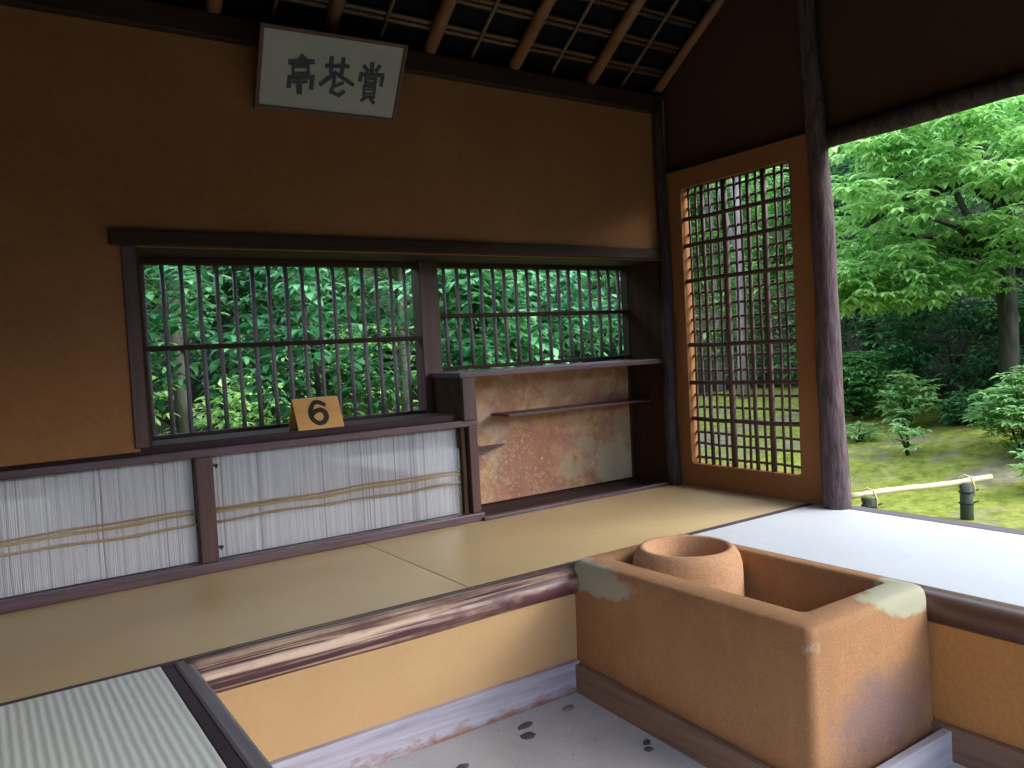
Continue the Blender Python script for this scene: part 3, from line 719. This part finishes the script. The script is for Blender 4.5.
# ------------------------------------------------------------------ plants
def leaves(P, D, N, L, Wd, tint, droop=.15):
    """mesh arrays: a folded leaf of six vertices at every point"""
    D = D / np.linalg.norm(D, axis=1, keepdims=True)
    Sd = np.cross(D, N); Sd /= (np.linalg.norm(Sd, axis=1, keepdims=True) + 1e-9)
    Nn = np.cross(Sd, D)
    tmpl = np.array([(0, 0, 0), (.35, .5, .06), (.38, 0, -.02), (.35, -.5, .06), (.75, .34, -.02), (.72, 0, -.08), (.75, -.34, -.02), (1, 0, -.18)])
    tmpl[:, 2] *= droop / .15
    V = P[:, None, :] + L[:, None, None] * (tmpl[None, :, 0, None] * D[:, None, :] + tmpl[None, :, 1, None] * Wd * Sd[:, None, :] + tmpl[None, :, 2, None] * Nn[:, None, :])
    n = len(P); F = np.array([(0, 1, 2), (0, 2, 3), (1, 4, 5), (1, 5, 2), (3, 2, 5), (3, 5, 6), (4, 7, 5), (6, 5, 7)])
    FF = (F[None] + (np.arange(n) * 8)[:, None, None]).reshape(-1, 3)
    return V.reshape(-1, 3), FF, np.repeat(tint, 8)
def leafobj(name, V, F, tint, mat, parent):
    loc = np.array(root_of(parent).location)
    V = V * S - loc
    me = bpy.data.meshes.new(name); me.vertices.add(len(V)); me.vertices.foreach_set('co', V.ravel().astype(np.float32))
    me.loops.add(len(F) * 3); me.loops.foreach_set('vertex_index', F.ravel().astype(np.int32))
    me.polygons.add(len(F)); me.polygons.foreach_set('loop_start', np.arange(0, len(F) * 3, 3, dtype=np.int32))
    try: me.polygons.foreach_set('loop_total', np.full(len(F), 3, dtype=np.int32))
    except Exception: pass
    at = me.attributes.new('tint', 'FLOAT', 'FACE'); at.data.foreach_set('value', tint.astype(np.float32))
    me.update(calc_edges=True); me.validate()
    me.materials.append(M[mat]); o = bpy.data.objects.new(name, me); col.objects.link(o); o.parent = parent
    return o
def crown_points(clumps, per, flat=.0):
    """points spread over the outer shells of ellipsoid clumps"""
    P = []; Nn = []; T = []
    for (cx, cy, cz, rx_, ry_, rz_) in clumps:
        k = max(3, int(per * (rx_ * ry_ + ry_ * rz_ + rx_ * rz_) / 3 / .09))
        d = rng.normal(size=(k, 3)); d /= np.linalg.norm(d, axis=1, keepdims=True)
        d[:, 2] = np.where(rng.random(k) < .35, np.abs(d[:, 2]), d[:, 2])
        rr = rng.random(k)[:, None] ** .4
        P.append(np.array([cx, cy, cz]) + d * rr * np.array([rx_, ry_, rz_])); Nn.append(d); T.append(np.full(k, rng.uniform(-.16, .16)))
    return np.vstack(P), np.vstack(Nn), np.hstack(T)
def foliage(name, parent, clumps, per, L, Wd, mat, whorl=1, up=.8, droop=.3, tint0=.5, tspread=.2, ldroop=.15):
    P, Nn, T = crown_points(clumps, per)
    k = len(P)
    if whorl == 1:
        a = rng.random(k) * 2 * PI
        D = np.stack([np.cos(a), np.sin(a), rng.normal(-.15, .35, k)], 1) + Nn * .8; D[:, 2] -= droop
        Nr = np.stack([rng.normal(0, .35, k), rng.normal(0, .35, k), np.full(k, up)], 1) + Nn * .5
        PP = P; TT = T
    else:
        PP = np.repeat(P, whorl, 0); TT = np.repeat(T, whorl)
        a0 = rng.random(k) * 2 * PI
        a = np.repeat(a0, whorl) + np.tile(np.arange(whorl) * 2 * PI / whorl, k) + rng.normal(0, .2, k * whorl)
        D = np.stack([np.cos(a), np.sin(a), rng.normal(-droop, .18, k * whorl)], 1) + np.repeat(Nn, whorl, 0) * .3
        Nr = np.stack([rng.normal(0, .15, k * whorl), rng.normal(0, .15, k * whorl), np.full(k * whorl, 1.)], 1)
    m = len(PP); Ls = L * rng.uniform(.65, 1.25, m)
    tint = np.clip(tint0 + TT + rng.normal(0, tspread, m), 0, 1)
    V, F, tt = leaves(PP, D, Nr, Ls, Wd, tint, ldroop)
    return leafobj(name, V, F, tt, mat, parent)
def rand_clumps(c, ext, n, r, flat=1., seed=1, shell=False):
    q = random.Random(seed); o = []
    while len(o) < n:
        d = [q.uniform(-1, 1) for _ in range(3)]; l = math.sqrt(sum(v * v for v in d))
        if l > 1 or (shell and l < .55): continue
        rr = q.uniform(*r); o.append((c[0] + d[0] * ext[0], c[1] + d[1] * ext[1], c[2] + d[2] * ext[2], rr, rr, rr * flat))
    return o
def trunk(parent, base, top, r0, r1, mat='bark_tree', targets=(), bend=.1, seed=3, name='trunk'):
    q = random.Random(seed); b, t_ = Vector(base), Vector(top); mb = MB(); pts = []
    for i in range(9):
        u = i / 8; pts.append(b.lerp(t_, u) + Vector((math.sin(u * 4 + seed) * bend * u, math.cos(u * 3.3 + seed) * bend * u, 0)))
    mb.tube(pts, [r0 * (1.35 if i == 0 else 1) + (r1 - r0) * i / 8 for i in range(9)], 12)
    mb.build(name, mat, parent, smooth=True)
    for (x, y, z) in targets:
        s = pts[q.randint(4, 8)]; e = Vector((x, y, z)); mid = s.lerp(e, .5) + Vector((q.uniform(-.1, .1), q.uniform(-.1, .1), q.uniform(.0, .15)))
        MB().tube([s, s.lerp(mid, .6), mid, mid.lerp(e, .6), e], [r1 * .75, r1 * .6, r1 * .45, r1 * .3, r1 * .15], 7).build('branch', mat, parent, smooth=True)
def plant(name, label, cat, base, group=None): return empty(name, (base[0], base[1], gz(base[0], base[1]) - .02), label, cat, group)

# the fresh green tree filling the opening
t = plant('maple_tree', 'large fresh green tree filling the open side, trunk at the right edge', 'tree', (5.75, .33))
cl = rand_clumps((4.9, .55, 2.35), (1.2, 1.8, 1.15), 62, (.30, .48), .34, 11)
cl += rand_clumps((4.6, .9, 1.45), (.8, 1.0, .25), 10, (.25, .4), .3, 14)
cl += rand_clumps((4.1, .2, 2.7), (.6, 1.1, .9), 16, (.28, .4), .34, 12) + rand_clumps((4.3, .9, 1.55), (.5, .7, .35), 9, (.25, .4), .3, 13)
foliage('crown', t, cl, 40, .12, .42, 'leaf_bright', whorl=5, droop=.32, tint0=.5, tspread=.16)
trunk(t, (5.75, .33, gz(5.75, .33) - .1), (5.5, .25, 2.7), .115, .08, 'bark_tree', [(c[0], c[1], c[2]) for c in cl[:24]], .06, 2)
# a second behind it
t = plant('broadleaf_tree', 'green tree behind the fresh green one, upper right of the open side', 'tree', (7.6, -1.4))
cl = rand_clumps((7.2, -.6, 3.2), (1.3, 2.2, 1.7), 50, (.35, .6), .5, 21)
foliage('crown', t, cl, 18, .15, .45, 'leaf_mid', whorl=4, droop=.3, tint0=.6)
trunk(t, (7.6, -1.4, gz(7.6, -1.4) - .1), (7.4, -.8, 3.0), .12, .07, 'bark_tree', [(c[0], c[1], c[2]) for c in cl[:10]], .1, 5)
# evergreens behind: shrubs and trees with dark leaves
def evergreen(name, label, cat, base, c, ext, n, r, L, per, mat='leaf_dark', tint0=.5, seed=1, group=None, flat=.8, whorl=3, tspread=.22):
    t = plant(name, label, cat, base, group); cl = rand_clumps(c, ext, n, r, flat, seed)
    foliage('crown', t, cl, per, L, .45, mat, whorl=whorl, droop=.2, tint0=tint0, tspread=tspread)
    b = (base[0], base[1], gz(base[0], base[1]) - .1)
    trunk(t, b, (c[0], c[1], c[2]), max(.03, ext[2] * .045), max(.02, ext[2] * .03), 'bark_tree', [(q[0], q[1], q[2]) for q in cl[:4]], .05, seed)
    return t
evergreen('evergreen_shrub', 'broad dark evergreen shrub on the bank below the fresh green tree', 'shrub', (6.3, 1.3), (6.3, 1.2, .65), (.8, 1.1, .75), 34, (.25, .42), .12, 34, 'leaf_mid', seed=31, tint0=.45)
evergreen('evergreen_shrub', 'dark evergreen shrub behind the tree trunk at the right edge', 'shrub', (6.9, -.4), (6.9, -.5, .75), (.8, 1.1, .85), 34, (.25, .42), .12, 30, 'leaf_mid', seed=32, tint0=.4)
evergreen('evergreen_tree', 'tall dark evergreen seen between bark post and fresh green tree', 'tree', (7.2, 3.0), (7.2, 2.8, 2.2), (1.2, 1.5, 2.0), 60, (.35, .55), .14, 20, seed=33)
evergreen('evergreen_tree', 'tall dark evergreen at the far side of the bank', 'tree', (9.2, .6), (9.2, .6, 3.0), (1.2, 2.6, 2.3), 60, (.45, .7), .18, 12, seed=34, tint0=.45)
evergreen('evergreen_tree', 'dark evergreen beyond the right edge of the opening', 'tree', (9.2, -3.0), (9.2, -3.0, 3.0), (1.2, 2.0, 2.3), 40, (.5, .7), .18, 10, seed=35, tint0=.5)
# lattice window trees
evergreen('evergreen_tree', 'bushy tree seen through the upper right of the lattice', 'tree', (7.6, 5.0), (7.4, 4.9, 2.6), (1.2, 1.6, 1.8), 50, (.35, .6), .15, 20, 'leaf_bright', .3, 36)
evergreen('evergreen_tree', 'bushy tree seen through the upper left of the lattice', 'tree', (6.6, 7.2), (6.6, 7.0, 2.6), (1.4, 1.4, 2.2), 50, (.4, .6), .16, 18, 'leaf_mid', .75, 37)
evergreen('evergreen_shrub', 'shrub at the far edge of the moss behind the lattice', 'shrub', (6.9, 4.6), (6.9, 4.6, .75), (.6, 1.3, .6), 24, (.25, .4), .12, 30, 'leaf_mid', .6, 38)
evergreen('evergreen_shrub', 'shrub at the left of the moss behind the lattice', 'shrub', (5.6, 6.6), (5.6, 6.6, .5), (1.0, .9, .7), 26, (.25, .4), .12, 30, 'leaf_dark', .6, 39)
for (x, y, xt, yt, zt, r0, lab) in ((5.9, 4.25, 5.85, 4.15, 4.4, .075, 'slender pale trunked tree seen through the middle of the lattice'), (6.5, 5.2, 6.6, 5.4, 4.4, .055, 'slim pale trunked tree seen through the left of the lattice')):
    t = plant('slender_tree', lab, 'tree', (x, y)); cl = rand_clumps((xt, yt, 4.4), (.8, .8, .8), 14, (.3, .5), .5, int(x * 10))
    foliage('crown', t, cl, 18, .14, .45, 'leaf_bright', whorl=4, droop=.3, tint0=.5)
    trunk(t, (x, y, gz(x, y) - .1), (xt, yt, zt), r0, r0 * .7, 'bark_pale', [(q[0], q[1], q[2]) for q in cl[:4]], .03, 2)
# bank plants
def small_plant(name, label, base, h, r, n, L, mat, tint0, seed, cat='plant', stem=True, whorl=5, flat=.7):
    h *= 1.3; r *= 1.3; n = int(n * 1.3)
    t = plant(name, label, cat, base); z = gz(*base)
    cl = rand_clumps((base[0], base[1], z + h * .55), (r, r, h * .42), int(n * 1.5), (r * .30, r * .50), flat, seed)
    foliage('leaves', t, cl, 80, L, .35, mat, whorl=whorl, droop=.0, tint0=tint0)
    mb = MB()
    for q in cl[:7]: mb.tube([(base[0], base[1], z - .03), (base[0] * .6 + q[0] * .4, base[1] * .6 + q[1] * .4, z + h * .4), (q[0], q[1], q[2])], [.012, .009, .005], 6)
    mb.build('stems', 'bark_tree', t, smooth=True)
small_plant('sapling', 'small pale leaved sapling on the upper moss bank', (4.87, 1.05), .48, .22, 9, .12, 'leaf_pale', .6, 51)
small_plant('young_plant', 'small bright plant in the middle of the moss bank', (3.9, .50), .26, .11, 7, .085, 'leaf_pale', .65, 52)
small_plant('azalea_bush', 'rounded green bush beside the bark post on the bank', (5.35, 2.0), .60, .42, 22, .09, 'leaf_mid', .75, 53, 'shrub')
small_plant('azalea_bush', 'broad pale green bush at the right edge above the barrier', (4.1, -.52), .62, .30, 22, .09, 'leaf_pale', .45, 54, 'shrub')
small_plant('azalea_bush', 'low leafy bush at the right edge beside the barrier', (3.35, -.95), .30, .16, 12, .08, 'leaf_pale', .55, 55, 'shrub')
small_plant('weed_clump', 'pale low weeds on the moss next to the bark post', (4.2, 1.25), .17, .17, 10, .07, 'leaf_pale', .5, 56)
small_plant('weed_clump', 'dark low leaves at the foot of the shrub bank', (5.2, .45), .22, .3, 14, .09, 'leaf_dark', .8, 57)

# behind the barred windows
def window_shrub(label, base, c, ext, n, L, mat, tint0, seed, per=30, wd=.5, name='camellia_shrub', r=(.22, .36), whorl=3):
    t = plant(name, label, 'shrub', base); cl = rand_clumps(c, ext, n, r, .8, seed)
    foliage('crown', t, cl, per, L, wd, mat, whorl=whorl, droop=.25, tint0=tint0, tspread=.25)
    trunk(t, (base[0], base[1], gz(*base) - .05), (c[0], c[1], c[2] + ext[2] * .2), .035, .018, 'bark_tree', [(q[0], q[1], q[2]) for q in cl[:6]], .08, seed)
window_shrub('large leaved shrub close behind the smaller barred window', (-.2, 2.1), (-.3, 2.1, 1.05), (.75, .45, .85), 34, .15, 'leaf_camellia', .7, 61, 26, .55)
window_shrub('leafy shrub behind the right half of the smaller window', (1.2, 2.8), (1.2, 2.7, 1.2), (.8, .5, 1.0), 36, .12, 'leaf_camellia', .5, 62, 26)
window_shrub('leafy shrub behind the middle of the larger window', (-1.6, 2.6), (-1.6, 2.6, 1.25), (.75, .5, 1.0), 34, .12, 'leaf_camellia', .5, 63, 24)
window_shrub('blue green shrub behind the left of the larger window', (-3.2, 3.2), (-3.1, 3.2, 1.5), (.8, .5, .8), 30, .14, 'leaf_camellia', .55, 64, 22)
window_shrub('yellow green bush low behind the larger window', (-2.6, 4.6), (-2.3, 4.6, .45), (1.5, .5, .6), 34, .11, 'leaf_bright', .45, 65, 24, name='azalea_bush')
window_shrub('bright green bush low at the far side of the grove', (-.2, 5.2), (.0, 5.2, .6), (1.6, .5, .8), 34, .11, 'leaf_bright', .3, 66, 24, name='azalea_bush')
for k, (x, y, xt, zt, r0, lab) in enumerate(((-2.3, 4.4, -2.25, 3.2, .085, 'tree with a thick forked trunk behind the larger window'), (-3.0, 5.6, -3.2, 3.2, .05, 'tree with a thin leaning trunk behind the larger window'), (.3, 4.6, .2, 3.4, .06, 'slim tree behind the smaller window'))):
    t = plant('evergreen_tree', lab, 'tree', (x, y)); cl = rand_clumps((xt, y, 3.1), (1.5, 1.0, 1.0), 30, (.35, .55), .6, 70 + k)
    foliage('crown', t, cl, 18, .14, .45, 'leaf_mid', whorl=4, droop=.3, tint0=.5)
    trunk(t, (x, y, gz(x, y) - .1), (xt, y + .1, zt), r0, r0 * .6, 'bark_tree', [(xt + dx, y + .2, 1.6 + .5 * i) for i, dx in enumerate((.5, -.4, .7, -.6))], .08, k + 3)
for k in range(8):
    x = -8.5 + k * 1.9; y = 7.2 + (k % 3) * .7
    lab = ['leftmost dark tree in the row behind the grove', 'second dark tree in the row behind the grove', 'third dark tree in the row behind the grove', 'fourth dark tree in the row behind the grove', 'fifth dark tree in the row behind the grove', 'sixth dark tree in the row behind the grove', 'seventh dark tree in the row behind the grove', 'rightmost dark tree in the row behind the grove'][k]
    evergreen('evergreen_tree', lab, 'tree', (x, y), (x, y, 2.2), (1.3, .9, 2.3), 44, (.45, .7), .18, 11, ('leaf_dark', 'leaf_mid')[k % 2], .5, 80 + k, 'trees in the row behind the grove')

# ------------------------------------------------------------------ light
w = bpy.data.worlds.new('overcast'); sc.world = w; w.use_nodes = True; nt = w.node_tree; nt.nodes.clear()
o = nt.nodes.new('ShaderNodeOutputWorld'); bg = nt.nodes.new('ShaderNodeBackground'); nt.links.new(bg.outputs[0], o.inputs[0])
tc = nt.nodes.new('ShaderNodeTexCoord'); sx = nt.nodes.new('ShaderNodeSeparateXYZ'); r = nt.nodes.new('ShaderNodeValToRGB')
nt.links.new(tc.outputs['Generated'], sx.inputs[0]); nt.links.new(sx.outputs[2], r.inputs[0]); nt.links.new(r.outputs[0], bg.inputs[0])
r.color_ramp.elements[0].color = (.58, .72, 1.0, 1); r.color_ramp.elements[1].color = (.72, .84, 1.0, 1)
bg.inputs[1].default_value = 2.25
sd = bpy.data.lights.new('hazy_sun', 'SUN'); sd.energy = 4.8; sd.angle = math.radians(50); sd.color = (1, .97, .9)
so = bpy.data.objects.new('hazy_sun', sd); col.objects.link(so); so.rotation_euler = (math.radians(57), 0, math.radians(38))

# ------------------------------------------------------------------ camera
cam = bpy.data.cameras.new('camera'); co = bpy.data.objects.new('camera', cam); col.objects.link(co)
R = Matrix(((.82452808, .06853404, -.56165518), (-.56332192, .00623604, -.82621397), (-.05312128, .99762929, .04374851)))
co.matrix_world = Matrix.Translation(Vector((-4.03290834, -3.97412875, 1.0)) * S) @ R.to_4x4()
cam.sensor_width = 36; cam.lens = 794.9415 / 1024 * 36; cam.clip_start = .02; cam.clip_end = 200
sc.camera = co
vs = sc.view_settings; vs.view_transform = 'Standard'; vs.look = 'None'; vs.gamma = 1; vs.use_curve_mapping = False; vs.exposure = .7
